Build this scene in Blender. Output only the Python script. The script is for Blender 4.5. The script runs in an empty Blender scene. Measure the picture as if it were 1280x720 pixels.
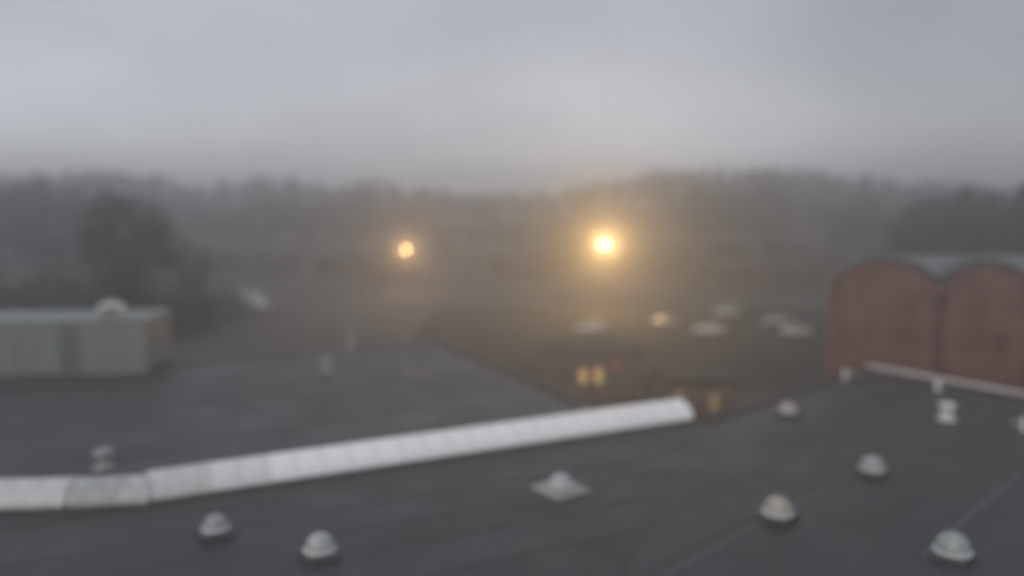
import bpy, bmesh, math, random
from math import radians as R, sin, cos, pi, sqrt
from mathutils import Vector, Matrix
random.seed(11)
S = bpy.context.scene
COL = S.collection

# ------------------------------------------------------------------ camera
CAM_Z, FPX, HORIZON = 16.0, 1005.0, 250.0          # metres, focal length in pixels of a 1280 px wide frame
PITCH = math.atan((360 - HORIZON) / FPX)
cd = bpy.data.cameras.new('camera'); cam = bpy.data.objects.new('camera', cd); COL.objects.link(cam)
cam.location = (0, 0, CAM_Z); cam.rotation_euler = (pi / 2 - PITCH, 0, 0)
cd.sensor_width = 36.0; cd.lens = 36.0 * FPX / 1280.0
cd.clip_start = 0.1; cd.clip_end = 5000
cd.dof.use_dof = True; cd.dof.focus_distance = 12.0   # focused short of the roof: everything is soft, far things most
cd.dof.aperture_fstop = (cd.lens / 1000.0) / (12.0 * 20.5 / FPX)
S.camera = cam

# ------------------------------------------------------------------ sky, sun, exposure
SUN_EL, SUN_AZ = R(38), R(205)
w = bpy.data.worlds.new('World'); S.world = w; w.use_nodes = True
nt = w.node_tree; nt.nodes.clear()
def N(t, k, **kw):
    n = t.nodes.new(k)
    for a, b in kw.items(): setattr(n, a, b)
    return n
out = N(nt, 'ShaderNodeOutputWorld'); bg = N(nt, 'ShaderNodeBackground')
sky = N(nt, 'ShaderNodeTexSky', sky_type='NISHITA'); sky.sun_disc = False
sky.sun_elevation = SUN_EL; sky.sun_rotation = SUN_AZ; sky.air_density = 1.0; sky.dust_density = 4.0
tc = N(nt, 'ShaderNodeTexCoord'); mp = N(nt, 'ShaderNodeMapping'); mp.inputs['Scale'].default_value = (1.5, 1.5, 3.4)
mp.inputs['Location'].default_value = (0.35, 0.1, 0.2)
nz = N(nt, 'ShaderNodeTexNoise'); nz.inputs['Scale'].default_value = 1.5; nz.inputs['Detail'].default_value = 3.5; nz.inputs['Roughness'].default_value = .45
mr = N(nt, 'ShaderNodeMapRange'); mr.inputs[1].default_value = .3; mr.inputs[2].default_value = .7; mr.inputs[3].default_value = .76; mr.inputs[4].default_value = 1.1
mix = N(nt, 'ShaderNodeMix', data_type='RGBA'); mix.inputs[0].default_value = .85
mix.inputs['B'].default_value = (5.1, 5.25, 5.6, 1)        # closed cloud cover over the clear sky
mul = N(nt, 'ShaderNodeVectorMath', operation='SCALE')
L = nt.links.new
L(tc.outputs['Generated'], mp.inputs[0]); L(mp.outputs[0], nz.inputs['Vector']); L(nz.outputs[0], mr.inputs[0])
sp = N(nt, 'ShaderNodeSeparateXYZ'); L(tc.outputs['Generated'], sp.inputs[0])
hz = N(nt, 'ShaderNodeMapRange', interpolation_type='SMOOTHSTEP'); hz.inputs[1].default_value = 0; hz.inputs[2].default_value = .30
hz.inputs[3].default_value = 1.52; hz.inputs[4].default_value = 1.0      # lighter towards the horizon all round
L(sp.outputs[2], hz.inputs[0])
hm_ = N(nt, 'ShaderNodeMath', operation='MULTIPLY'); L(mr.outputs[0], hm_.inputs[0]); L(hz.outputs[0], hm_.inputs[1])
cb = N(nt, 'ShaderNodeMapRange', interpolation_type='SMOOTHSTEP'); cb.inputs[1].default_value = .22; cb.inputs[2].default_value = .56
cb.inputs[3].default_value = 1.0; cb.inputs[4].default_value = .78       # the cloud is thicker over the eastern half of the sky
L(sp.outputs[0], cb.inputs[0]); hc = N(nt, 'ShaderNodeMath', operation='MULTIPLY'); L(hm_.outputs[0], hc.inputs[0]); L(cb.outputs[0], hc.inputs[1])
L(sky.outputs[0], mix.inputs['A']); L(mix.outputs['Result'], mul.inputs[0]); L(hc.outputs[0], mul.inputs['Scale'])
L(mul.outputs[0], bg.inputs[0]); bg.inputs[1].default_value = .096; L(bg.outputs[0], out.inputs[0])

sl = bpy.data.lights.new('sun', 'SUN'); so = bpy.data.objects.new('sun', sl); COL.objects.link(so)
sl.energy = .5; sl.angle = R(40); sl.color = (1, .97, .93)
so.rotation_euler = (pi / 2 - SUN_EL, 0, pi - SUN_AZ); so.location = (0, 0, 80)

v = S.view_settings; v.view_transform = 'Standard'; v.look = 'None'; v.exposure = 0.0; v.gamma = 1; v.use_curve_mapping = False
S.render.engine = 'CYCLES'
cy = S.cycles; cy.use_denoising = True; cy.max_bounces = 5; cy.diffuse_bounces = 2; cy.glossy_bounces = 2
cy.transmission_bounces = 3; cy.transparent_max_bounces = 6; cy.volume_bounces = 3; cy.sample_clamp_indirect = 4

# ------------------------------------------------------------------ where a pixel of the photograph lies in the place
_f = Vector((0, cos(PITCH), -sin(PITCH))); _u = Vector((0, sin(PITCH), cos(PITCH))); EYE = Vector((0, 0, CAM_Z))
def ray(x, y): return _f + Vector((1, 0, 0)) * ((x - 640) / FPX) + _u * ((360 - y) / FPX)
def at_z(x, y, z):
    d = ray(x, y); return EYE + d * ((z - CAM_Z) / d.z)
def at_d(x, y, D):
    d = ray(x, y); return EYE + d * (D / d.y)

# ------------------------------------------------------------------ mesh helpers
class MB:
    def __init__(s): s.v = []; s.f = []
    def add(s, vs, fs):
        o = len(s.v); s.v += [tuple(p) for p in vs]; s.f += [tuple(i + o for i in f) for f in fs]; return s
    def box(s, x0, x1, y0, y1, z0, z1):
        return s.add([(x0,y0,z0),(x1,y0,z0),(x1,y1,z0),(x0,y1,z0),(x0,y0,z1),(x1,y0,z1),(x1,y1,z1),(x0,y1,z1)],
                     [(3,2,1,0),(4,5,6,7),(0,1,5,4),(1,2,6,5),(2,3,7,6),(3,0,4,7)])
    def prism(s, pts, z0, z1):
        n = len(pts)
        return s.add([(p[0],p[1],z0) for p in pts] + [(p[0],p[1],z1) for p in pts],
              [tuple(range(n-1,-1,-1)), tuple(range(n,2*n))] + [(i,(i+1)%n,n+(i+1)%n,n+i) for i in range(n)])
    def lathe(s, prof, n=20, c=(0,0,0), cap=True):
        vs = []; fs = []
        for r, z in prof:
            for k in range(n):
                a = 2*pi*k/n; vs.append((c[0]+r*cos(a), c[1]+r*sin(a), c[2]+z))
        for i in range(len(prof)-1):
            for k in range(n): fs.append((i*n+k, i*n+(k+1)%n, (i+1)*n+(k+1)%n, (i+1)*n+k))
        if cap: fs.append(tuple(range(n-1,-1,-1))); fs.append(tuple((len(prof)-1)*n+k for k in range(n)))
        return s.add(vs, fs)
    def tube(s, a, b, r, r2=None, n=8):
        a, b = Vector(a), Vector(b); r2 = r if r2 is None else r2
        d = (b-a).normalized(); q = d.orthogonal().normalized(); p = d.cross(q)
        vs = [a+(q*cos(2*pi*k/n)+p*sin(2*pi*k/n))*r for k in range(n)] + [b+(q*cos(2*pi*k/n)+p*sin(2*pi*k/n))*r2 for k in range(n)]
        return s.add(vs, [(k,(k+1)%n,n+(k+1)%n,n+k) for k in range(n)] + [tuple(range(n-1,-1,-1)), tuple(range(n,2*n))])
    def mesh(s, name, mat, smooth=False):
        m = bpy.data.meshes.new(name); m.from_pydata(s.v, [], s.f); m.materials.append(mat)
        if smooth:
            for p in m.polygons: p.use_smooth = True
        m.update(); return m
def link(name, mesh, parent=None, loc=None, rz=None):
    o = bpy.data.objects.new(name, mesh); COL.objects.link(o)
    if parent is not None: o.parent = parent
    if loc is not None: o.location = loc
    if rz is not None: o.rotation_euler = (0, 0, rz)
    return o
def part(name, mb, mat, parent, smooth=False, bevel=0):
    o = link(name, mb.mesh(name, mat, smooth), parent)
    if bevel:
        b = o.modifiers.new('bevel', 'BEVEL'); b.width = bevel; b.segments = 2; b.limit_method = 'ANGLE'
    return o
def tag(o, label, cat, group=None, kind=None):
    o['label'] = label; o['category'] = cat
    if group: o['group'] = group
    if kind: o['kind'] = kind
    return o
def thing(name, label, cat, loc=(0,0,0), rz=0, group=None):
    return tag(link(name, None, None, loc, rz), label, cat, group)
def struct(name, mb, mat, kind='structure', smooth=False):
    o = link(name, mb.mesh(name, mat, smooth)); o['kind'] = kind; return o
def dup(root, loc, rz=0, label=None, group=None, scale=None):
    r = root.copy(); COL.objects.link(r); r.location = loc; r.rotation_euler = (0, 0, rz)
    if scale is not None: r.scale = scale
    if label: r['label'] = label
    if group: r['group'] = group
    for ch in list(root.children):
        c = ch.copy(); COL.objects.link(c); c.parent = r
        for g in list(ch.children):
            d = g.copy(); COL.objects.link(d); d.parent = c
    return r

# ------------------------------------------------------------------ materials
def mat(name, col, rough=.6, metal=0, var=0, vscale=2.0, bump=0, bscale=20, rnd=0, spec=.5, rvar=0, emit=None, estr=0, coat=0):
    m = bpy.data.materials.new(name); m.use_nodes = True; t = m.node_tree; b = t.nodes['Principled BSDF']
    b.inputs['Base Color'].default_value = (*col, 1); b.inputs['Roughness'].default_value = rough
    b.inputs['Metallic'].default_value = metal; b.inputs['Specular IOR Level'].default_value = spec
    b.inputs['Coat Weight'].default_value = coat
    if emit: b.inputs['Emission Color'].default_value = (*emit, 1); b.inputs['Emission Strength'].default_value = estr
    c = N(t, 'ShaderNodeTexCoord')
    if var or rvar or rnd:
        n = N(t, 'ShaderNodeTexNoise'); n.inputs['Scale'].default_value = vscale; n.inputs['Detail'].default_value = 6
        n.inputs['Roughness'].default_value = .6
        t.links.new(c.outputs['Object'], n.inputs['Vector'])
        if var or rnd:
            r = N(t, 'ShaderNodeMapRange'); r.inputs[1].default_value = .3; r.inputs[2].default_value = .7
            r.inputs[3].default_value = 1 - var; r.inputs[4].default_value = 1 + var
            t.links.new(n.outputs[0], r.inputs[0])
            oi = N(t, 'ShaderNodeObjectInfo'); q = N(t, 'ShaderNodeMapRange'); q.inputs[3].default_value = 1 - rnd; q.inputs[4].default_value = 1 + rnd
            t.links.new(oi.outputs['Random'], q.inputs[0])
            mm = N(t, 'ShaderNodeMath', operation='MULTIPLY'); t.links.new(r.outputs[0], mm.inputs[0]); t.links.new(q.outputs[0], mm.inputs[1])
            sc = N(t, 'ShaderNodeVectorMath', operation='SCALE'); sc.inputs[0].default_value = col
            t.links.new(mm.outputs[0], sc.inputs['Scale']); t.links.new(sc.outputs[0], b.inputs['Base Color'])
        if rvar:
            r2 = N(t, 'ShaderNodeMapRange'); r2.inputs[1].default_value = .35; r2.inputs[2].default_value = .65
            r2.inputs[3].default_value = max(.05, rough - rvar); r2.inputs[4].default_value = min(1, rough + rvar)
            t.links.new(n.outputs[0], r2.inputs[0]); t.links.new(r2.outputs[0], b.inputs['Roughness'])
    if bump:
        n2 = N(t, 'ShaderNodeTexNoise'); n2.inputs['Scale'].default_value = bscale; n2.inputs['Detail'].default_value = 4
        t.links.new(c.outputs['Object'], n2.inputs['Vector'])
        bp = N(t, 'ShaderNodeBump'); bp.inputs['Strength'].default_value = bump; bp.inputs['Distance'].default_value = .02
        t.links.new(n2.outputs[0], bp.inputs['Height']); t.links.new(bp.outputs[0], b.inputs['Normal'])
    return m
def brick_mat(name, c1, c2, mortar):
    m = mat(name, c1, .85, bump=0); t = m.node_tree; b = t.nodes['Principled BSDF']
    c = N(t, 'ShaderNodeTexCoord'); sx = N(t, 'ShaderNodeSeparateXYZ'); cx = N(t, 'ShaderNodeCombineXYZ')
    ad = N(t, 'ShaderNodeMath', operation='ADD')
    t.links.new(c.outputs['Object'], sx.inputs[0]); t.links.new(sx.outputs[0], ad.inputs[0]); t.links.new(sx.outputs[1], ad.inputs[1])
    t.links.new(ad.outputs[0], cx.inputs[0]); t.links.new(sx.outputs[2], cx.inputs[1])
    br = N(t, 'ShaderNodeTexBrick'); br.inputs['Color1'].default_value = (*c1, 1); br.inputs['Color2'].default_value = (*c2, 1)
    br.inputs['Mortar'].default_value = (*mortar, 1); br.inputs['Scale'].default_value = 1
    br.inputs['Brick Width'].default_value = .225; br.inputs['Row Height'].default_value = .075; br.inputs['Mortar Size'].default_value = .006
    t.links.new(cx.outputs[0], br.inputs['Vector'])
    n = N(t, 'ShaderNodeTexNoise'); n.inputs['Scale'].default_value = .7; n.inputs['Detail'].default_value = 7
    t.links.new(c.outputs['Object'], n.inputs['Vector'])
    r = N(t, 'ShaderNodeMapRange'); r.inputs[1].default_value = .3; r.inputs[2].default_value = .7; r.inputs[3].default_value = .7; r.inputs[4].default_value = 1.25
    t.links.new(n.outputs[0], r.inputs[0])
    s = N(t, 'ShaderNodeVectorMath', operation='SCALE'); t.links.new(br.outputs['Color'], s.inputs[0]); t.links.new(r.outputs[0], s.inputs['Scale'])
    t.links.new(s.outputs[0], b.inputs['Base Color'])
    bp = N(t, 'ShaderNodeBump'); bp.inputs['Strength'].default_value = .5; bp.inputs['Distance'].default_value = .01; bp.invert = True
    t.links.new(br.outputs['Fac'], bp.inputs['Height']); t.links.new(bp.outputs[0], b.inputs['Normal'])
    return m

M = dict(
    felt=mat('wet_roof_felt', (.052,.054,.056), .50, var=.22, vscale=.35, bump=.25, bscale=60, rnd=.10, rvar=.14),
    lap=mat('felt_lap', (.068,.07,.072), .5, var=.25, vscale=1.2),
    brownfelt=mat('brown_felt', (.115,.102,.092), .95, var=.25, vscale=1, spec=.1),
    batten=mat('pale_batten', (.14,.14,.145), .5, var=.2),
    deck=mat('roof_deck', (.05,.05,.052), .8),
    darkcoping=mat('felted_coping', (.06,.06,.062), .6, var=.2, vscale=1.5),
    coping=mat('grey_coping', (.13,.135,.135), .4, var=.15, vscale=1.5),
    white=mat('white_metal', (.78,.78,.77), .35, var=.06, vscale=3),
    offwhite=mat('weathered_white', (.6,.6,.58), .45, var=.15, vscale=2.5),
    poly=mat('opal_polycarbonate', (.82,.83,.85), .45, var=.1, vscale=1.1, rnd=.03, coat=.1, emit=(1,1,1), estr=.13),  # faint glow added to the panels to brighten them; no lamp inside
    polydim=mat('haze_dimmed_polycarbonate', (.6,.62,.62), .4, var=.14, vscale=2, emit=(1,1,1), estr=.05), polyhalfdim=mat('half_hazed_polycarbonate', (.7,.71,.72), .35, var=.12, vscale=1.5, emit=(1,1,1), estr=.09),  # duller panel colours imitate lens haze over the left end; faint glow added
    polydimmer=mat('haze_darkened_polycarbonate', (.5,.52,.51), .45, var=.25, vscale=2, rnd=.1, emit=(1,1,1), estr=.015),  # grey tone imitates droplets dimming this stretch; slight glow added
    alu=mat('aluminium_rib', (.55,.56,.57), .35, metal=.4),
    dome=mat('opal_dome', (.40,.42,.42), .22, var=.15, vscale=3, rnd=.28, coat=.6),
    domegreen=mat('algae_tinted_dome', (.36,.41,.39), .3, var=.22, vscale=4, coat=.5), domeyellow=mat('yellowed_dome', (.44,.42,.38), .3, var=.22, vscale=4, coat=.5),
    domerim=mat('dome_rim', (.72,.73,.73), .35, var=.1, vscale=4),
    curb=mat('felted_upstand', (.11,.115,.12), .6, var=.2, vscale=3),
    lead=mat('pale_flashing', (.36,.36,.36), .45, var=.15, vscale=3),
    clad=mat('grey_green_cladding', (.22,.243,.232), .45, var=.1, vscale=1.2, rnd=.06),
    louvre=mat('louvre_metal', (.12,.13,.13), .45),
    brick=brick_mat('red_brick', (.225,.108,.083), (.175,.09,.073), (.24,.21,.19)),
    brown=brick_mat('brown_brick', (.21,.155,.125), (.18,.135,.11), (.22,.19,.17)),
    darkbrick=brick_mat('dark_brown_brick', (.12,.08,.065), (.10,.07,.058), (.13,.11,.1)),
    render=mat('grey_render', (.22,.21,.2), .85, var=.15, vscale=.8),
    darkroof=mat('dark_barrel_roof', (.06,.06,.062), .5, var=.2, vscale=.6),
    paleroof=mat('pale_metal_roof', (.155,.168,.172), .4, var=.1, vscale=.5),
    asphalt=mat('asphalt', (.055,.053,.052), .9, var=.2, vscale=.15, bump=.2, bscale=30, spec=.15),
    paint=mat('road_paint', (.55,.55,.53), .6, var=.2, vscale=2),
    kerb=mat('kerb_concrete', (.28,.27,.26), .8, var=.15),
    earth=mat('wet_ground', (.072,.066,.059), .85, var=.35, vscale=.05, bump=.4, bscale=2),
    bark=mat('bark', (.06,.05,.042), .9, var=.2),
    leaf=mat('dull_foliage', (.055,.05,.042), .8, var=.4, vscale=.35, rnd=.2),
    leafgreen=mat('evergreen_foliage', (.034,.046,.036), .8, var=.4, vscale=.4, rnd=.2),
    hedge=mat('hedge_foliage', (.05,.044,.036), .8, var=.4, vscale=.5, rnd=.2),
    pole=mat('dark_painted_pole', (.05,.05,.05), .7),
    glass=mat('dark_glass', (.03,.035,.04), .3),
    tyre=mat('tyre', (.02,.02,.02), .8),
    rim=mat('wheel_rim', (.45,.45,.46), .3, metal=.8),
    redlens=mat('red_lens', (.35,.02,.02), .2),
    headlens=mat('clear_lens', (.6,.6,.6), .15),
    plastic=mat('black_plastic', (.03,.03,.03), .5),
    lampglow=mat('sodium_lamp', (.9,.6,.3), .4, emit=(1,.50,.10), estr=8),
    lampglowdim=mat('sodium_lamp_dim', (.9,.6,.3), .4, emit=(1,.46,.11), estr=34),
    warmwin=mat('lit_window', (.3,.22,.12), .3, emit=(1,.62,.26), estr=.42),
    dimwin=mat('dimly_lit_window', (.3,.22,.12), .3, emit=(1,.68,.32), estr=.14),
    redlamp=mat('red_signal_lamp', (.5,.05,.03), .3, emit=(1,.14,.08), estr=.4),
)

# ------------------------------------------------------------------ ground, hill, car park, road
def smooth(a, b, x):
    t = max(0, min(1, (x - a) / (b - a))); return t * t * (3 - 2 * t)
def ground_z(x, y):
    r = smooth(165, 300, y)
    return r * (7.5 + 2.5 * sin(x * .016 + .6) + 1.2 * sin(x * .043 + y * .02)) + .15 * sin(x * .11) * sin(y * .09) * smooth(150, 200, y)
g = MB(); nx, ny = 120, 110; X0, X1, Y0, Y1 = -420, 420, -60, 640
for j in range(ny + 1):
    for i in range(nx + 1):
        x = X0 + (X1 - X0) * i / nx; y = Y0 + (Y1 - Y0) * j / ny; g.v.append((x, y, ground_z(x, y)))
for j in range(ny):
    for i in range(nx):
        a = j * (nx + 1) + i; g.f.append((a, a + 1, a + nx + 2, a + nx + 1))
struct('ground', g, M['earth'], smooth=True)
c = MB(); c.prism([(-12, 66), (54, 66), (54, 122), (-12, 122)], -.05, .02); struct('car_park', c, M['asphalt'])
c = MB(); c.prism([(-200, 130), (220, 130), (220, 139), (-200, 139)], -.05, .024); struct('road', c, M['asphalt'])
c = MB()
for k in range(-16, 18): c.prism([(k*12, 134.4), (k*12+5, 134.4), (k*12+5, 134.55), (k*12, 134.55)], .028, .032)
struct('road_marking', c, M['paint'])
c = MB(); c.box(-12, 54, 122, 122.15, -.1, .12); c.box(-12.15, -12, 66, 122.15, -.1, .12); c.box(54, 54.15, 66, 122.15, -.1, .12)
c.box(-200, 220, 129.85, 130, -.1, .12); c.box(-200, 220, 139, 139.15, -.1, .12)
struct('kerb', c, M['kerb'])

# ------------------------------------------------------------------ flat roofs
RZ = 5.2
def clip(poly, p, n):            # keep the side with (q-p).n >= 0
    res = []
    for i in range(len(poly)):
        a, b = poly[i], poly[(i+1) % len(poly)]
        da, db = (a-p).dot(n), (b-p).dot(n)
        if da >= 0: res.append(a)
        if (da >= 0) != (db >= 0): res.append(a + (b-a) * (da/(da-db)))
    return res
def v2(p): return Vector((p[0], p[1]))
V0, V1 = v2(at_z(186, 634, RZ)), v2(at_z(868, 529, RZ))       # near foot of the long barrel rooflight
U = (V1 - V0).normalized(); W = Vector((-U.y, U.x))           # along it / away from the viewer
PA, PB, PC = v2(at_z(872, 533, RZ)), v2(at_z(1076, 462, RZ)), v2(at_z(1284, 501, RZ))
PJ = v2(at_z(770, 724, RZ))
J = (PA - PJ).normalized()
AB = (PB - PA).normalized(); BC = (PC - PB).normalized()
def roof_strips(owner, poly, d, width, off=0.0, name='roof_sheet'):
    n = Vector((-d.y, d.x)); ts = [p.dot(n) for p in poly]
    t = min(ts) - off
    while t < max(ts):
        q = clip(clip(poly, n * (t + .012), n), n * (t + width - .012), -n)
        if len(q) > 2:
            area = abs(sum(q[i].x*q[(i+1)%len(q)].y - q[(i+1)%len(q)].x*q[i].y for i in range(len(q)))) / 2
            if area > .15:
                mb = MB(); mb.prism(q, RZ - .03, RZ + random.uniform(-.003, .003)); part(name, mb, M['felt'], owner)
                # lap of the next sheet dressed over the joint
                lo = clip(clip(poly, n * (t - .05), n), n * (t + .06), -n)
                if len(lo) > 2:
                    mb = MB(); mb.prism(lo, RZ - .02, RZ + .014); part('felt_lap', mb, M['lap'], owner)
        t += width
BIG = 70
def walls(owner, poly, z1, m, name='wall'):
    mb = MB(); mb.prism(poly, -.2, z1); part(name, mb, m, owner)
# hall behind and beside the long rooflight
hall = thing('flat_roofed_hall', 'wide dark flat felted roof behind the long white barrel rooflight', 'building')
E0 = v2(at_z(690, 490, RZ)); uE = (E0 - V0).dot(U); uEnd = (PA - V0).dot(U) + .25
vB = (v2(at_z(300, 448, RZ)) - V0).dot(W); vN = 5.2
def uv(u, vv): return V0 + U * u + W * vv
p1 = [uv(-45, 0), uv(uE, 0), uv(uE, vB), uv(-45, vB)]
p2 = [uv(uE + .002, 0), uv(uEnd, 0), uv(uEnd, vN), uv(uE + .002, vN)]
ins = .02
for p in (p1, p2): walls(hall, p, RZ - .05, M['render'])
roof_strips(hall, p1, U, 2.0); roof_strips(hall, p2, U, 2.0)
def edge(owner, a, b, wd=.3, h=.14, m='coping', name='coping'):
    d = (b - a).normalized(); n = Vector((-d.y, d.x)); mb = MB()
    mb.prism([a - n*.04, b - n*.04, b + n*(wd-.04), a + n*(wd-.04)], RZ - .12, RZ + h); part(name, mb, M[m], owner, bevel=.012)
edge(hall, uv(uE, vB), uv(-45, vB)); edge(hall, uv(uE, vN + .3), uv(uE, vB - .31), m='darkcoping'); edge(hall, uv(uEnd - .3, vN), uv(uE + .32, vN), m='darkcoping')
edge(hall, uv(uEnd, 0.02), uv(uEnd, vN - .01), m='darkcoping')
# wing on the viewer's side
wing = thing('flat_roofed_wing', 'large dark flat felted roof dotted with round dome rooflights', 'building')
near = [uv(-50, -.005), PA, PJ - J * 40, uv(-50, -60)]
R2 = [Vector((-95, -20)), Vector((95, -20)), Vector((95, 70)), Vector((-95, 70))]
nU = W; nJ = Vector((-J.y, J.x))
R2 = clip(clip(clip(R2, PA - nU*.005, -nU), PA, nJ), Vector((-60, 0)), Vector((1, 0)))
R3 = [Vector((-95, -20)), Vector((95, -20)), Vector((95, 70)), Vector((-95, 70))]
R3 = clip(R3, PA + Vector((.003,0)), -nJ)
R3 = clip(R3, PA, Vector((AB.y, -AB.x))); R3 = clip(R3, PB, Vector((BC.y, -BC.x))); R3 = clip(R3, Vector((60, 0)), Vector((-1, 0)))
R2 = clip(R2, Vector((0, 8)), Vector((0, 1))); R3 = clip(R3, Vector((0, 8)), Vector((0, 1)))
for p in (R2, R3): walls(wing, p, RZ - .05, M['render'])
roof_strips(wing, R2, U, 2.0, 1.1); roof_strips(wing, R3, AB, 2.0, .4)
edge(wing, PB - AB*.2, PA + AB*.6, .28, .10, m='darkcoping')
edge(wing, PB + BC*30, PB + BC*.05, .25, .09, m='darkcoping')
mb = MB(); nj = nJ * .09; mb.prism([PA - J*.3 + nj, PJ - J*12 + nj, PJ - J*12 - nj, PA - J*.3 - nj], RZ - .02, RZ + .02); part('expansion_joint', mb, M['felt'], wing, bevel=.01)
# batten rolls along some of the joints
def batten(px, py, d, l0, l1):
    p = v2(at_z(px, py, RZ)); n = Vector((-d.y, d.x)) * .05; a, b = p + d*l0, p + d*l1
    mb = MB(); mb.prism([a - n, b - n, b + n, a + n], RZ - .01, RZ + .03); part('batten_roll', mb, M['batten'], wing, bevel=.015)
batten(960, 650, AB, -6, 9); batten(1240, 622, AB, -7, 4); batten(730, 632, U, -5, 5.5)

# white edge rail on the far corner of the wing
rail = thing('roof_edge_rail', 'thin white rail along the roof edge below the red brick wall', 'rail')
nb = Vector((BC.y, -BC.x))
a, b = PB + BC*.35, PB + BC*10.3
mb = MB(); mb.tube((a.x, a.y, RZ+.36), (b.x, b.y, RZ+.36), .085); part('rail', mb, M['white'], rail)
mb = MB(); mb.tube((a.x + .5*BC.x, a.y + .5*BC.y, RZ+.24), (b.x, b.y, RZ+.24), .022); part('lower_rail', mb, M['white'], rail)
for k in range(6):
    q = a + BC * (.1 + k * 1.95)
    mb = MB(); mb.box(q.x-.02, q.x+.02, q.y-.02, q.y+.02, RZ+.07, RZ+.36); part('bracket', mb, M['coping'], rail)

# ------------------------------------------------------------------ long barrel rooflight and its shorter neighbours
def barrel(name, label, p0, p1, width, curb_h, rise, mpanel, step=1.05, seg=12):
    d = p1 - p0; ln = d.length; rz = math.atan2(d.y, d.x)
    t = thing(name, label, 'rooflight', (p0.x, p0.y, RZ), rz)
    mb = MB()
    mb.box(0, ln, 0, .08, .005, curb_h); mb.box(0, ln, width-.08, width, .005, curb_h)
    mb.box(0, .08, .082, width-.082, .005, curb_h); mb.box(ln-.08, ln, .082, width-.082, .005, curb_h)
    part('upstand', mb, M['curb'], t)
    n = max(1, round(ln / step)); st = ln / n
    arc = [(width/2 - (width/2 - .03) * cos(pi*k/seg), curb_h + rise * sin(pi*k/seg)**.9) for k in range(seg + 1)]
    pm = MB()
    for x in (0.0, st):
        for y, z in arc: pm.v.append((x, y, z))
        for y, z in arc: pm.v.append((x, width/2 + (y-width/2)*.97, curb_h + (z-curb_h)*.95 + .001))
    q = seg + 1
    for k in range(seg):
        pm.f.append((k, k+1, 2*q+k+1, 2*q+k)); pm.f.append((q+k, 3*q+k, 3*q+k+1, q+k+1))
    me = pm.mesh('glazing_panel', mpanel, True)
    rm = MB()
    for k in range(seg):
        (y0, z0), (y1, z1) = arc[k], arc[k+1]
        def o(y, z, s): return (width/2 + (y-width/2)*s, curb_h + (z-curb_h)*s)
        a0, a1, b0, b1 = o(y0,z0,1.009), o(y1,z1,1.009), o(y0,z0,.99), o(y1,z1,.99)
        vs = [(x, *p) for x in (-.015, .015) for p in (a0, a1, b1, b0)]
        rm.add(vs, [(0,1,5,4), (3,7,6,2), (0,3,2,1), (4,5,6,7)])
    rme = rm.mesh('glazing_bar', M['alu'])
    hazed = None  # first panels step down in colour to imitate haze over that end
    if n > 15:
        hazed = []
        for mt in (M['polydim'], M['polyhalfdim']):
            m2 = me.copy(); m2.materials[0] = mt; hazed.append(m2)
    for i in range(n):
        o_ = link('glazing_panel', (hazed[i//2] if hazed and i < 4 else me), t, (i*st, 0, 0)); o_.rotation_euler = (0, 0, random.uniform(-.0015, .0015))
    for i in range(n + 1): link('glazing_bar', rme, t, (min(max(i*st, .023), ln-.023), 0, 0))
    for x, s in ((.03, 1), (ln - .03, -1)):
        em = MB(); em.v = [(x, y, z*.985) for y, z in arc] + [(x + .03*s, y, z*.985) for y, z in arc]
        em.f = [tuple(range(q)), tuple(range(2*q-1, q-1, -1))] + [(k, q+k, q+k+1, k+1) for k in range(seg)]
        part('end_panel', em, mpanel, t)
    mb = MB()
    for y in (-.012, width-.008): mb.box(-.01, ln+.01, y, y+.02, curb_h-.05, curb_h+.03)
    part('edge_profile', mb, M['alu'], t)
    return t
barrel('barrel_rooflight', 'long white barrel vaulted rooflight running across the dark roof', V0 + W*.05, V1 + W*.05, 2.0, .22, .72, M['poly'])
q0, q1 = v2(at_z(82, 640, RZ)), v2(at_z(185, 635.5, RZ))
barrel('barrel_rooflight', 'short dimmed grey barrel rooflight between two brighter ones', q0, q1, 1.85, .22, .64, M['polydimmer'])
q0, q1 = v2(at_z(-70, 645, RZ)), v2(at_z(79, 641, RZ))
barrel('barrel_rooflight', 'dull pale barrel rooflight cut by the left edge of the photo', q0, q1, 1.9, .22, .66, M['polydim'])

# ------------------------------------------------------------------ dome rooflights and vents on the roof
def dome_light(label, px, py, r=.45, rz=.7, h=.42, base=.52, bh=.2, flash=None, basemat='curb', dm='dome'):
    p = at_z(px, py, RZ); t = thing('dome_rooflight', label, 'rooflight', p, rz, 'dome rooflights on the flat roof')
    mb = MB(); mb.box(-base, base, -base, base, .006, bh); part('upstand', mb, M[basemat], t, bevel=.02)
    if flash:
        mb = MB(); mb.add([(-flash,-flash,.016),(flash,-flash,.016),(flash,flash,.016),(-flash,flash,.016),(-base-.01,-base-.01,bh*.8),(base+.01,-base-.01,bh*.8),(base+.01,base+.01,bh*.8),(-base-.01,base+.01,bh*.8)],
            [(0,1,5,4),(1,2,6,5),(2,3,7,6),(3,0,4,7)]); part('flashing', mb, M['lead'], t)
    mb = MB(); mb.lathe([(r+.05, bh+.002), (r+.055, bh+.07), (r+.01, bh+.09), (r-.03, bh+.09)], 28); part('rim', mb, M['domerim'], t, True)
    prof = [(r*cos(a), bh + .08 + h*sin(a)) for a in [i*pi/2/10 for i in range(10)]] + [(.01, bh+.08+h)]
    mb = MB(); mb.lathe(prof, 28); part('dome', mb, M[dm], t, True)
    return t
dome_light('round dome rooflight in the lower right corner of the roof', 1190, 697, .5, .75, .52, dm='domegreen')
dome_light('round dome rooflight between the low corner dome and the smaller middle one', 972, 648, .48, .75, .5, dm='domeyellow')
dome_light('mid sized dome rooflight on the right, above the corner dome', 1090, 592, .45, .75, .45)
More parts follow.
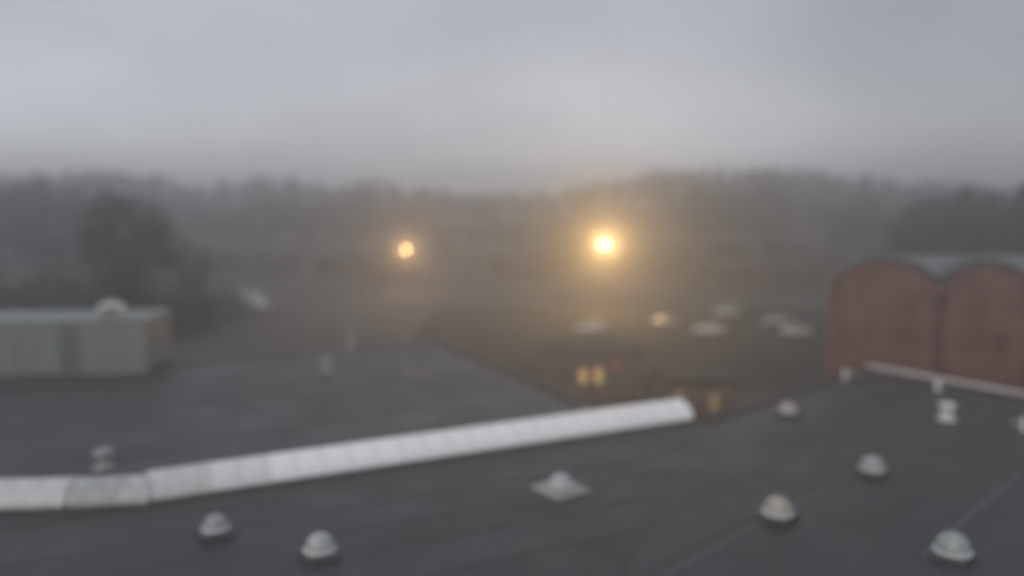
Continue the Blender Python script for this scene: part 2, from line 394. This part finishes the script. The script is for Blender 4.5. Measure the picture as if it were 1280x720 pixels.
dome_light('small faint dome rooflight just right of the end of the long barrel rooflight', 985, 519, .42, .75, .42, dm='domeyellow')
dome_light('dome rooflight on a wide pale square upstand below the long barrel rooflight', 701, 612, .42, .62, .34, .62, .2, .82, 'lead')
dome_light('faint dome rooflight below the left part of the barrel rooflight', 400, 695, .44, .5, .46)
dome_light('fainter leftmost dome rooflight, under the fading end of the barrel rooflight', 270, 668, .38, .5, .4)

def mushroom(label, px, py, r, h, name='roof_vent', m='offwhite', group=None):
    t = thing(name, label, 'vent', at_z(px, py, RZ), .3, group)
    mb = MB(); mb.lathe([(r*1.15,.005),(r*1.1,.05),(r*.62,.1),(r*.6,h*.62)], 20); part('collar', mb, M[m], t, True)
    mb = MB(); mb.lathe([(r*.5,h*.6),(r*.5,h*.76)], 18); part('throat', mb, M['louvre'], t, True)
    mb = MB(); mb.lathe([(r*.98,h*.72),(r*1.02,h*.78),(r*.9,h*.9),(r*.5,h*.985),(.02,h)], 22); part('cap', mb, M[m], t, True)
    return t
mushroom('two tiered white mushroom vent beside the white edge rail', 1183, 524, .42, .85, m='white')
mushroom('small blurred grey mushroom vent behind the faded end of the rooflight', 130, 585, .4, .8, m='lead')
mushroom('small dull vent cap near the far edge of the left roof', 408, 464, .3, .9, m='lead')
def stub(label, p, h, r=.13, arm=None):
    t = thing('vent_pipe', label, 'vent pipe', p, 0, 'white stub pipes at the roof edge')
    mb = MB(); mb.lathe([(r*1.6,.004),(r*1.5,.04),(r,.1),(r,h-.12)], 14); part('pipe', mb, M['white'], t, True)
    mb = MB(); mb.lathe([(r*.8,h-.119),(r*1.5,h-.1),(r*1.5,h-.02),(r*.6,h)], 14); part('cap', mb, M['white'], t, True)
    if arm:
        mb = MB(); mb.tube((r*.9,0,h*.62), (arm, .1, h*.55), .035); part('side_branch', mb, M['white'], t)
q = v2(at_z(1172, 487, RZ)); stub('white stub pipe standing in front of the white edge rail', (q.x, q.y, RZ), .72, .14)
q = v2(at_z(1056, 475, RZ)); stub('white stub pipe with a side branch at the far roof corner', (q.x, q.y, RZ), .68, .09, .95)
q = v2(at_z(1279, 538, RZ)); stub('white stub pipe with a branch cut by the right edge of the photo', (q.x, q.y, RZ), .62, .1, -.55)
t = thing('flue_pipe', 'slender grey flue pipe rising at the far roof edge', 'flue', at_z(438, 441, RZ))
mb = MB(); mb.lathe([(.18,.004),(.16,.05),(.09,.1),(.09,1.7)], 12); part('pipe', mb, M['lead'], t, True)
mb = MB(); mb.lathe([(.05,1.7),(.16,1.75),(.02,1.95)], 12); part('cowl', mb, M['lead'], t, True)

# ------------------------------------------------------------------ plant room on the left roof, with a fan unit on it
pr = at_z(184, 466, RZ); ang = R(6)
room = thing('plant_room', 'grey green clad plant room on the far left of the roof', 'plant room', pr, ang)
LEN, DEP, HT = 13.0, 5.0, 3.3
mb = MB(); mb.box(-LEN+.05, -.05, .05, DEP-.05, .005, HT-.1); part('core', mb, M['louvre'], room)
pw = 1.3; pm = MB().box(-pw+.012, -.012, 0, .045, .12, HT-.12).mesh('cladding_panel', M['clad'])
for k in range(10):
    if k in (3,): continue
    link('cladding_panel', pm, room, (-k*pw, 0, 0))
sm = MB().box(-.02, .022, .052, 1.25, .12, HT-.12).mesh('cladding_panel', M['clad'])
for k in range(4): link('cladding_panel', sm, room, (-.02, k*1.2+.02, 0))
lv = part('louvre', MB().box(-4*pw+.02, -3*pw-.02, -.01, .04, .2, HT-.2), M['clad'], room)
mb = MB()
for k in range(12): mb.box(-4*pw+.1, -3*pw-.1, -.05, -.012, .35+k*.22, .35+k*.22+.13)
part('louvre_blades', mb, M['louvre'], lv)
mb = MB(); mb.box(-LEN-.1, .1, -.1, DEP+.1, HT-.12, HT+.08); part('roof', mb, M['clad'], room, bevel=.02)
mb = MB(); mb.box(-LEN, 0, -.015, .05, .006, .119); part('plinth', mb, M['kerb'], room)
fp = at_d(140, 396, pr.y + 1.6)
fu = thing('fan_unit', 'bright white fan unit on top of the clad plant room', 'fan unit', (fp.x, fp.y, RZ + HT + .08), R(20))
mb = MB(); mb.box(-.75,.75,-.55,.55,.1,.75); part('casing', mb, M['white'], fu, bevel=.04)
mb = MB(); mb.box(-.65,-.5,-.5,.5,.0,.1); mb.box(.5,.65,-.5,.5,.0,.1); part('feet', mb, M['louvre'], fu)
mb = MB(); mb.lathe([(.42,.752),(.45,.9),(.4,.92)], 22); part('fan_cowl', mb, M['white'], fu, True)
mb = MB()
for k in range(7): mb.box(-.6,.6,-.57,-.552,.2+k*.07,.24+k*.07)
part('grille', mb, M['coping'], fu)

# ------------------------------------------------------------------ red brick hall with two arched gables
HD, HROT = 57.0, R(-20)
hx0 = at_d(1038, 360, HD)
def along(px):                    # distance along the rotated gable front at which a column of the photograph meets it
    k = (px - 640) / FPX; return (k * HD - hx0.x) / (cos(HROT) - k * sin(HROT))
XV = [0, along(1181), along(1296), along(1296) + along(1296) - along(1181)]
ZS = at_d(1181, 361, HD + XV[1]*sin(HROT)).z; ZT = at_d(1110, 327, HD + XV[1]*.5*sin(HROT)).z
hall2 = thing('brick_hall', 'red brick hall with rounded gables beyond the roof edge', 'building', (hx0.x, HD, 0), HROT)
NA, DEPTH, SEG = 3, 4.5, 18
def arch_pts(aw):
    rise = ZT - ZS; rad = ((aw/2)**2 + rise**2) / (2*rise); a0 = math.asin((aw/2)/rad); zc = ZT - rad
    return [(aw/2 + rad*sin(-a0 + 2*a0*k/SEG), zc + rad*cos(-a0 + 2*a0*k/SEG), sin(-a0 + 2*a0*k/SEG), cos(-a0 + 2*a0*k/SEG)) for k in range(SEG+1)]
for k in range(NA):
    xo, aw = XV[k], XV[k+1] - XV[k]; ap = arch_pts(aw); n = len(ap)
    out_ = [(.002, -.2), *[(min(max(x, .002), aw-.002), z) for x, z, _, _ in ap], (aw-.002, -.2)]
    mb = MB(); mb.v = [(x + xo, 0, z) for x, z in out_] + [(x + xo, .35, z) for x, z in out_]
    m_ = len(out_); mb.f = [tuple(range(m_-1, -1, -1)), tuple(range(m_, 2*m_))] + [(i, (i+1)%m_, m_+(i+1)%m_, m_+i) for i in range(m_)]
    part('gable_wall', mb, M['brick'], hall2)
    def band(y0, y1, th0, th1, m, nm):
        mb = MB()
        for y in (y0, y1):
            for th in (th0, th1):
                for x, z, dx, dz in ap: mb.v.append((xo + max(.004, min(aw-.004, x + dx*th)), y, z + dz*th))
        for i in range(n-1):
            mb.f += [(i, i+1, n+i+1, n+i), (2*n+i, 3*n+i, 3*n+i+1, 2*n+i+1), (n+i, n+i+1, 3*n+i+1, 3*n+i), (i, 2*n+i, 2*n+i+1, i+1)]
        mb.f += [(0, n, 3*n, 2*n), (n-1, 3*n-1, 4*n-1, 2*n-1)]
        part(nm, mb, m, hall2)
    band(-.09, .45, .005, .30, M['darkroof'], 'arched_coping')
    band(.46, DEPTH, -.02, .16, M['darkroof'], 'barrel_roof')
    mb = MB(); mb.box(xo+.27, xo+aw-.27, -.045, -.003, 7.2, 7.35); part('string_course', mb, M['brick'], hall2)
XR = XV[NA]
for x0 in (.005, XR-.35):
    mb = MB(); mb.box(x0, x0+.34, .36, DEPTH, -.2, ZS-.1); part('side_wall', mb, M['brick'], hall2)
mb = MB(); mb.box(.36, XR-.36, DEPTH-.3, DEPTH, -.2, ZS-.1); part('rear_wall', mb, M['brick'], hall2)
for x in XV[:NA+1]:
    x = min(max(x, .2), XR-.2)
    mb = MB(); mb.box(x-.24, x+.24, -.115, -.003, -.2, ZS-.35); part('pier', mb, M['brick'], hall2)
for x in XV[1:NA]:
    mb = MB(); mb.tube((x+.02, -.2, .2), (x+.02, -.2, ZS-.7), .065); dp = part('downpipe', mb, M['plastic'], hall2)
    mb = MB(); mb.box(x-.2, x+.24, -.42, -.12, ZS-.7, ZS-.34); part('rain_hopper', mb, M['plastic'], dp, bevel=.03)

# pale roofed building behind it
bp = at_d(1143, 345, 78)
pale = thing('pale_roofed_building', 'long building with a pale shallow metal roof behind the brick gables', 'building', (bp.x, 78, 0), 0)
zr = at_d(1146, 319, 86).z; ze = at_d(1146, 352, 77.6).z
mb = MB(); mb.box(0, 34, 0, 16, -.2, ze-.05); part('wall', mb, M['render'], pale)
mb = MB(); mb.add([(-.4,-.4,ze),(34.4,-.4,ze),(34.4,8,zr),(-.4,8,zr),(34.4,16.4,ze),(-.4,16.4,ze),(-.4,-.4,ze-.14),(34.4,-.4,ze-.14),(34.4,16.4,ze-.14),(-.4,16.4,ze-.14)],
   [(0,1,2,3),(3,2,4,5),(0,3,5,9,6),(1,7,8,4,2),(0,6,7,1),(5,4,8,9),(6,9,8,7)]); rf = part('roof', mb, M['paleroof'], pale)
for k in range(24):
    x = k*1.45; sl_ = (zr-ze)/8.4; mb = MB()
    mb.add([(x,-.38,ze+.012),(x+.05,-.38,ze+.012),(x+.05,7.95,zr+.004),(x,7.95,zr+.004),(x,-.38,ze+.06),(x+.05,-.38,ze+.06),(x+.05,7.95,zr+.05),(x,7.95,zr+.05)],
       [(0,3,2,1),(4,5,6,7),(0,1,5,4),(1,2,6,5),(2,3,7,6),(3,0,4,7)]); part('roof_seam', mb, M['paleroof'], rf)

# ------------------------------------------------------------------ small buildings in the yard
def hut(name, label, px0, px1, top, D, wins, wmat, depth=6, m='brown', rz=0):
    a, b = at_d(px0, top, D), at_d(px1, top, D); wd = b.x - a.x; h = a.z
    t = thing(name, label, 'building', (a.x, D, 0), rz)
    # front wall built round its openings
    ops = []
    for (wx, y0, y1, ww) in wins:
        p0, p1_ = at_d(wx, y1, D), at_d(wx, y0, D); half = ww / FPX * D / 2
        ops.append((p0.x - a.x - half, p0.x - a.x + half, p0.z, p1_.z))
    xs = [0.0]
    mb = MB(); x = 0.0
    for (x0, x1, z0, z1) in sorted(ops):
        mb.box(x, x0, 0, .3, -.2, h); mb.box(x0, x1, 0, .3, -.2, z0); mb.box(x0, x1, 0, .3, z1, h); x = x1
    mb.box(x, wd, 0, .3, -.2, h)
    part('front_wall', mb, M[m], t)
    mb = MB(); mb.box(.002, .3, .302, depth, -.2, h); mb.box(wd-.3, wd-.002, .302, depth, -.2, h); mb.box(.302, wd-.302, depth-.3, depth, -.2, h); part('wall', mb, M[m], t)
    mb = MB(); mb.box(-.2, wd+.2, -.2, depth+.2, h, h+.22); part('roof', mb, M['brownfelt'], t, bevel=.02)
    for (x0, x1, z0, z1) in ops:
        w_ = MB(); e = .05
        w_.box(x0+.003, x0+e, .1, .17, z0, z1); w_.box(x1-e, x1-.003, .1, .17, z0, z1); w_.box(x0+e, x1-e, .1, .17, z0+.003, z0+e); w_.box(x0+e, x1-e, .1, .17, z1-e, z1-.003)
        fr = part('window', w_, M['coping'], t)
        part('pane', MB().box(x0+e, x1-e, .13, .15, z0+e, z1-e), wmat, fr)
        part('sill', MB().box(x0-.06, x1+.06, -.06, .098, z0-.07, z0-.002), M['kerb'], fr)
    return t, a, wd, h
t, a, wd, h = hut('link_building', 'low brown building with two warm lit windows beyond the rooflight', 680, 806, 441, 63, [(729, 461, 480, 12), (748, 459, 480, 11)], M['warmwin'])
p = at_d(770, 456, 63)
rl = thing('signal_lamp', 'small red lamp on the wall right of the two lit windows', 'lamp', (p.x, 63 - .02, p.z))
mb = MB(); mb.box(-.2,.2,-.09,0,-.2,.2); part('housing', mb, M['plastic'], rl, bevel=.02)
mb = MB()
for i in range(6):
    pass
mb.lathe([(.18,0),(.165,.08),(.1,.14),(.02,.16)], 16); o_ = part('lens', mb, M['redlamp'], rl, True); o_.rotation_euler = (pi/2, 0, 0); o_.location = (0, -.09, 0)
hut('yard_hut', 'dim little hut with faint yellow windows behind the end of the long rooflight', 834, 916, 478, 50, [(850, 488, 506, 12), (893, 492, 514, 13)], M['dimwin'], 4, 'brown')
# far terrace
t, a, wd, h = hut('long_shed', 'long low brown building in the mist beyond the parked cars', 868, 1040, 330, 146,
    [(886+k*16, 340, 350, 7) for k in range(9)], M['glass'], 10, 'darkbrick')

# ------------------------------------------------------------------ street lamps
def street_lamp(label, px, py, D, power, glow, col, sz=1.0):
    p = at_d(px, py, D); gz = ground_z(p.x + 1.3, D); hh = p.z - gz
    t = thing('street_lamp', label, 'street lamp', (p.x + 1.3, D, gz), 0, 'lit street lamps in the mist')
    mb = MB(); mb.lathe([(.16,-.2),(.16,.9),(.1,1.0),(.06,hh+.25)], 12); part('pole', mb, M['pole'], t, True)
    mb = MB(); mb.tube((0,0,hh+.2), (-.55,0,hh+.33), .045, .04); mb.tube((-.55,0,hh+.33), (-.95,0,hh+.3), .04, .035); part('arm', mb, M['pole'], t)
    hd = MB(); hd.add([(-.9,-.12,.12),(-.9,.12,.12),(-1.75,.16,.12),(-1.75,-.16,.12),(-.9,-.1,.24),(-.9,.1,.24),(-1.65,.11,.24),(-1.65,-.11,.24)],
        [(3,2,1,0),(4,5,6,7),(0,1,5,4),(1,2,6,5),(2,3,7,6),(3,0,4,7)])
    hd.v = [(x, y, z + hh) for x, y, z in hd.v]; ho = part('lamp_head', hd, M['pole'], t, bevel=.03)
    mb = MB(); mb.lathe([(.04*sz,-.42*sz),(.3*sz,-.36*sz),(.44*sz,-.2*sz),(.47*sz,.0),(.3*sz,.115)], 18, (-1.3,0,hh)); part('lens', mb, glow, ho, True)
    ld = bpy.data.lights.new('street_lamp_light', 'SPOT'); ld.spot_size = R(130); ld.spot_blend = 1; ld.energy = power; ld.color = col; ld.shadow_soft_size = .2
    lo = bpy.data.objects.new('street_lamp_light', ld); COL.objects.link(lo); lo.parent = t; lo.location = (-1.3, -.85, hh - .1); lo.rotation_euler = (R(88), 0, math.atan2(p.x, D) * -1 + pi)
    return t
street_lamp('brighter street lamp with a wide golden glow', 755, 304, 128, 15000, M['lampglow'], (1, .60, .22), 1.5)
street_lamp('dimmer street lamp with a small orange glow', 508, 311, 150, 4800, M['lampglowdim'], (1, .60, .27), .5)

# ------------------------------------------------------------------ cars and van
def loft(secs):
    mb = MB(); n = len(secs[0])
    for s in secs: mb.v += s
    for i in range(len(secs)-1):
        for k in range(n): mb.f.append((i*n+k, i*n+(k+1)%n, (i+1)*n+(k+1)%n, (i+1)*n+k))
    mb.f.append(tuple(range(n-1,-1,-1))); mb.f.append(tuple((len(secs)-1)*n+k for k in range(n)))
    return mb
def car(label, loc, rz, paint, shape='hatch'):
    t = thing('parked_car', label, 'car', loc, rz, 'cars parked in the far car park')
    def sec(x, hw, z0, z1, sh=.1): return [(x,-hw*.94,z0),(x,-hw,z0+.22),(x,-hw,z1-sh*1.6),(x,-hw*.9,z1-.02),(x,0,z1+.02),(x,hw*.9,z1-.02),(x,hw,z1-sh*1.6),(x,hw,z0+.22),(x,hw*.94,z0)]
    tail = {'hatch': 2.0, 'saloon': 2.2, 'estate': 2.25}[shape]
    body = loft([sec(-2.05,.62,.32,.62), sec(-1.95,.78,.24,.72), sec(-1.4,.86,.2,.86), sec(-.8,.88,.19,.95), sec(.4,.88,.19,.97), sec(1.3,.88,.2,.99), sec(tail-.2,.84,.24,.97), sec(tail,.72,.34,.86)])
    part('body', body, paint, t, True, .02)
    rear = {'hatch': (1.35, 1.85), 'saloon': (.95, 1.65), 'estate': (1.85, 2.12)}[shape]
    def gs(x, hw, z): return [(x,-hw,z),(x,hw,z)]
    zb, zt = .93, 1.42
    g_ = MB(); g_.add([(-.95,-.8,zb),(-.95,.8,zb),(rear[1],.8,zb),(rear[1],-.8,zb),(-.2,-.6,zt),(-.2,.6,zt),(rear[0],.6,zt),(rear[0],-.6,zt)],
        [(3,2,1,0),(4,5,6,7),(0,1,5,4),(1,2,6,5),(2,3,7,6),(3,0,4,7)]); part('window_glass', g_, M['glass'], t)
    r_ = MB(); r_.add([(-.3,-.64,zt-.01),(-.3,.64,zt-.01),(rear[0]+.08,.64,zt-.01),(rear[0]+.08,-.64,zt-.01),(-.05,-.55,zt+.06),(-.05,.55,zt+.06),(rear[0]-.15,.55,zt+.06),(rear[0]-.15,-.55,zt+.06)],
        [(3,2,1,0),(4,5,6,7),(0,1,5,4),(1,2,6,5),(2,3,7,6),(3,0,4,7)]); part('roof', r_, paint, t, False, .03)
    for s in (-1, 1):
        p_ = MB()
        for (xa, xb) in ((-.97,-.24), (.45,.45), (rear[1]+.0, rear[0]+.02)):
            p_.tube((xa, s*.805, zb), (xb, s*.62, zt), .045, .04, 6)
        part('roof_pillars', p_, paint, t)
        part('mirror', MB().box(-.82,-.68, s*.97-.07, s*.97+.07, .95, 1.07), paint, t, bevel=.02)
        hl = MB().box(-2.0,-1.86, s*.58-.16, s*.58+.16, .58, .7); part('headlight', hl, M['headlens'], t, bevel=.02)
        part('tail_light', MB().box(tail-.1, tail+.015, s*.62-.11, s*.62+.11, .68, .85), M['redlens'], t, bevel=.02)
        for x in (-1.3, 1.3):
            wh = MB(); wh.lathe([(.2,-.1),(.31,-.1),(.33,-.06),(.33,.06),(.31,.1),(.2,.1)], 18); wo = part('wheel', wh, M['tyre'], t, True)
            wo.rotation_euler = (pi/2, 0, 0); wo.location = (x, s*.8, .33)
            rm = part('rim', MB().lathe([(.2,-.09),(.2,.09),(.05,.105)], 12), M['rim'], wo)
    part('bumper', MB().box(-2.1,-1.9,-.6,.6,.3,.46), M['plastic'], t, bevel=.04)
    part('number_plate', MB().box(-2.115,-2.1,-.24,.24,.4,.5), M['offwhite'], t)
    t.scale = (.82, .82, .82)
    return t
white_p = mat('white_car_paint', (.85,.85,.83), .55, spec=.3); silver_p = mat('silver_car_paint', (.75,.75,.73), .55, spec=.3)
grey_p = mat('grey_car_paint', (.55,.56,.57), .55, spec=.3); cream_p = mat('cream_car_paint', (.75,.68,.56), .55, spec=.3)
def gp(px, py): return at_z(px, py, .02)
car('white car parked nearest the bright street lamp, leftmost of the car park', gp(738, 415), R(14), white_p, 'estate')
car('cream car parked right of and behind the leftmost white car', gp(830, 407), R(8), cream_p, 'hatch')
car('white saloon car parked in the middle of the car park before a smaller silver car', gp(885, 417), R(-6), white_p, 'saloon')
car('small silver car parked farthest back in the car park', gp(908, 394), R(4), silver_p, 'hatch')
car('dim grey car parked behind the rightmost silver one', gp(970, 406), R(3), grey_p, 'estate')
car('silver car parked rightmost, beside the brick hall', gp(994, 419), R(6), silver_p, 'saloon')
vp = at_z(315, 388, 0)
van = thing('parked_van', 'pale van standing in the mist left of the dim street lamp', 'van', (vp.x, vp.y, .0), R(155))
def vs(x, hw, z0, z1): return [(x,-hw,z0),(x,-hw,z1-.25),(x,-hw*.88,z1),(x,hw*.88,z1),(x,hw,z1-.25),(x,hw,z0)]
part('body', loft([vs(-2.7,.85,.4,1.0), vs(-2.5,.95,.32,1.2), vs(-1.8,1,.3,1.35), vs(-1.15,1,.3,2.35), vs(-.8,1,.3,2.5), vs(2.6,1,.3,2.5), vs(2.7,.96,.34,2.4)]), M['offwhite'], van, bevel=.04)
part('windscreen', MB().add([(-1.76,-.85,1.4),(-1.76,.85,1.4),(-1.2,.8,2.24),(-1.2,-.8,2.24),(-1.7,-.85,1.38),(-1.7,.85,1.38),(-1.14,.8,2.22),(-1.14,-.8,2.22)], [(3,2,1,0),(4,5,6,7),(0,1,5,4),(1,2,6,5),(2,3,7,6),(3,0,4,7)]), M['glass'], van)
for s in (-1, 1):
    part('side_window', MB().box(-1.0,-.3, s*1.005-.01, s*1.005+.01, 1.4, 2.05), M['glass'], van)
    part('headlight', MB().box(-2.72,-2.5, s*.66-.15, s*.66+.15, .8, .98), M['headlens'], van, bevel=.02)
    part('tail_light', MB().box(2.66,2.73, s*.82-.08, s*.82+.08, .9, 1.4), M['redlens'], van)
    for x in (-1.7, 1.6):
        wo = part('wheel', MB().lathe([(.2,-.11),(.33,-.11),(.36,-.06),(.36,.06),(.33,.11),(.2,.11)], 18), M['tyre'], van, True); wo.rotation_euler = (pi/2,0,0); wo.location = (x, s*.92, .36)
        part('rim', MB().lathe([(.2,-.1),(.2,.1),(.05,.115)], 12), M['rim'], wo)

# ------------------------------------------------------------------ trees: shared crowns and trunks, ten metres tall before scaling
def crown_mesh(seed, kind, m):
    rr = random.Random(seed); mb = MB()
    def spray(c, size):
        n = Vector((rr.gauss(0,1), rr.gauss(0,1), rr.gauss(0,1))).normalized(); a = n.orthogonal().normalized(); b = n.cross(a)
        a = a*size*rr.uniform(.5,1.1); b = b*size*rr.uniform(.3,.8)
        mb.add([c-a, c+b*.8, c+a, c-b], [(0,1,2,3)])
    if kind == 'broad':
        for i in range(46):
            th = rr.uniform(0,2*pi); zz = rr.uniform(-1,1); rad = rr.uniform(.45,1)**.5
            wv = sqrt(max(0,1-zz*zz)); k = 1 + .18*sin(3*th+seed)
            c = Vector((cos(th)*wv*rad*3.3*k, sin(th)*wv*rad*3.3*k, 6.1 + zz*rad*3.6))
            cr = rr.uniform(.6,1.2)
            for _ in range(70 if m is M['leaf'] else 110): spray(c + Vector((rr.gauss(0,.6),rr.gauss(0,.6),rr.gauss(0,.5)))*cr, .24)
    elif kind == 'conifer':
        for i in range(70):
            z = 1.2 + 8.6*(i/70)**.92; rmax = 2.4*(1-(z-1.2)/9.0)+.12
            for j in range(9):
                th = rr.uniform(0,2*pi); q = rmax*rr.uniform(.35,1)
                for _ in range(3): spray(Vector((cos(th)*q, sin(th)*q, z - q*.22)) + Vector((rr.gauss(0,.16),rr.gauss(0,.16),rr.gauss(0,.14))), .34)
    else:
        for i in range(30):
            th = rr.uniform(0,2*pi); q = rr.uniform(0,1)**.5*3.2
            c = Vector((cos(th)*q*1.3, sin(th)*q, rr.uniform(1.0, 6.5*(1-.09*q*q*.6)+1)))
            for _ in range(34): spray(c + Vector((rr.gauss(0,.7),rr.gauss(0,.7),rr.gauss(0,.7))), .4)
    return mb.mesh('crown', m)
def trunk_mesh(seed, kind):
    rr = random.Random(seed); mb = MB()
    if kind == 'conifer': mb.tube((0,0,-.4),(0,0,9.2),.2,.03,8)
    elif kind == 'broad':
        mb.tube((0,0,-.4),(.1,0,3.2),.3,.2,8); mb.tube((.1,0,3.2),(0,.1,7.6),.2,.05,8)
        for i in range(9):
            a = rr.uniform(0,2*pi); z0 = rr.uniform(2.6,5.5); l = rr.uniform(1.8,3.2)
            p0 = Vector((.08,0,z0)); p1_ = p0 + Vector((cos(a)*l*.75, sin(a)*l*.75, l*.75)); mb.tube(p0, p1_, .1, .035, 6)
            for s in (-.6,.6): mb.tube(p1_*.6+p0*.4, p1_+Vector((cos(a+s)*.9, sin(a+s)*.9, .6)), .045, .015, 5)
    else:
        for i in range(5): mb.tube((rr.uniform(-.5,.5),rr.uniform(-.5,.5),-.3),(rr.uniform(-1.5,1.5),rr.uniform(-1.5,1.5),4),.1,.04,6)
    return mb.mesh('trunk', M['bark'])
KIN = {'broad': [(crown_mesh(i,'broad',M['leaf']), trunk_mesh(i,'broad')) for i in (1,2,3,4)],
       'conifer': [(crown_mesh(i,'conifer',M['leafgreen']), trunk_mesh(i,'conifer')) for i in (5,6)],
       'evergreen': [(crown_mesh(i,'broad',M['leafgreen']), trunk_mesh(i,'broad')) for i in (7,8)],
       'bush': [(crown_mesh(i,'bush',M['hedge']), trunk_mesh(i,'bush')) for i in (9,10,11)]}
NAMES = {'broad': 'tree', 'conifer': 'conifer_tree', 'evergreen': 'tree', 'bush': 'bush'}
def tree(kind, px, top, D, label, group, wide=1.0, base=None):
    p = at_d(px, top, D); gz = ground_z(p.x, D) if base is None else base
    h = max(3.0, p.z - gz); s = h / (9.9 if kind != 'bush' else 8.2)
    t = thing(NAMES[kind], label, 'tree' if kind != 'bush' else 'bush', (p.x, D, gz), random.uniform(0, 2*pi), group)
    t.scale = (s*wide, s*wide, s)
    cm, tm = random.choice(KIN[kind]); link('crown', cm, t); link('trunk', tm, t)
    return t
SKY = [(-60,218),(0,216),(100,212),(180,216),(240,228),(330,216),(400,226),(450,222),(560,232),(640,241),(700,236),(750,222),(820,211),(930,208),(1000,207),(1060,214),(1130,224),(1200,228),(1340,230)]
def spot(x):
    for lim, s_ in ((105, 'far left, above the clad plant room'), (235, 'just right of the dark rounded left tree'), (400, 'above the pale van'), (508, 'just left of the dim street lamp'), (630, 'just right of the dim street lamp'),
                    (755, 'just left of the bright street lamp'), (870, 'just right of the bright street lamp'), (1035, 'above the rightmost parked cars'), (1150, 'above the left brick gable'), (9999, 'above the right brick gable')):
        if x < lim: return s_
def skyline(x):
    for (a, ya), (b, yb) in zip(SKY, SKY[1:]):
        if a <= x <= b: return ya + (yb-ya)*(x-a)/(b-a)
    return 230
x = -50
while x < 1330:
    D = random.uniform(250, 300)
    kd = random.choice(['broad','broad','broad','conifer'])
    tree(kd, x, skyline(x) + random.uniform(-2, 7), D, ('pointed' if kd == 'conifer' else 'rounded') + ' grey skyline tree ' + spot(x), 'trees along the misty skyline', 1.15)
    x += random.uniform(17, 25)
x = -40
while x < 1330:
    D = random.uniform(195, 232)
    kd = random.choice(['broad','broad','evergreen'])
    tree(kd, x, skyline(x) + random.uniform(22, 44), D, ('dark green' if kd == 'evergreen' else 'brownish') + ' mid slope tree ' + spot(x), 'trees on the misty slope', 1.2)
    x += random.uniform(26, 38)
x = -40
while x < 1330:
    D = random.uniform(158, 180)
    kd = random.choice(['broad','bush','bush'])
    tree(kd, x, random.uniform(292, 322), D, ('spreading bush' if kd == 'bush' else 'low tree') + ' at the slope foot ' + spot(x), 'low trees beyond the road', 1.25)
    x += random.uniform(30, 42)
for px, top, D, k, lab in [(150, 238, 92, 'evergreen', 'dark rounded tree standing behind the clad plant room'),
      (52, 222, 150, 'evergreen', 'tall grey green tree at the far left behind the plant room'),
      (-30, 226, 140, 'broad', 'tree cut by the left edge of the photo'),
      (236, 300, 118, 'broad', 'low tree right of the dark rounded tree')]:
    tree(k, px, top, D, lab, None, .8 if px > 100 else 1.1)
for i, (px, top, D) in enumerate([(1168, 250, 128), (1206, 236, 122), (1246, 238, 124), (1284, 232, 118), (1330, 236, 122)]):
    tree(['evergreen', 'conifer'][i % 2], px, top, D, ['dark evergreen behind the pale roof, left end of the clump', 'tall pointed conifer above the pale metal roof', 'bushy dark evergreen between two pointed conifers', 'pointed conifer cut by the right edge of the photo', 'dark evergreen beyond the right edge of the photo'][i], None, 1.25)

for px, top, lab in ((8, 330, 'bush above the left end of the plant room'), (62, 338, 'bush behind the plant room, left of the white fan unit'), (118, 332, 'bush directly behind the white fan unit'),
                     (172, 336, 'bush above the right end of the plant room'), (226, 344, 'bush just right of the plant room'), (268, 352, 'bush nearest the pale van')):
    tree('bush', px, top, random.uniform(96, 110), 'dark ' + lab, 'bushes behind the plant room', 1.5)

# ------------------------------------------------------------------ mist filling the whole place
HAZE = .0041
hm = bpy.data.materials.new('mist'); hm.use_nodes = True; t = hm.node_tree; t.nodes.clear()
o_ = N(t, 'ShaderNodeOutputMaterial'); pv = N(t, 'ShaderNodeVolumePrincipled')
pv.inputs['Color'].default_value = (.97, .975, .985, 1); pv.inputs['Density'].default_value = HAZE; pv.inputs['Anisotropy'].default_value = .8
t.links.new(pv.outputs[0], o_.inputs['Volume'])
mb = MB(); mb.box(X0-20, X1+20, Y0-20, Y1+20, -1.5, 31); ho = struct('haze', mb, hm, 'stuff')
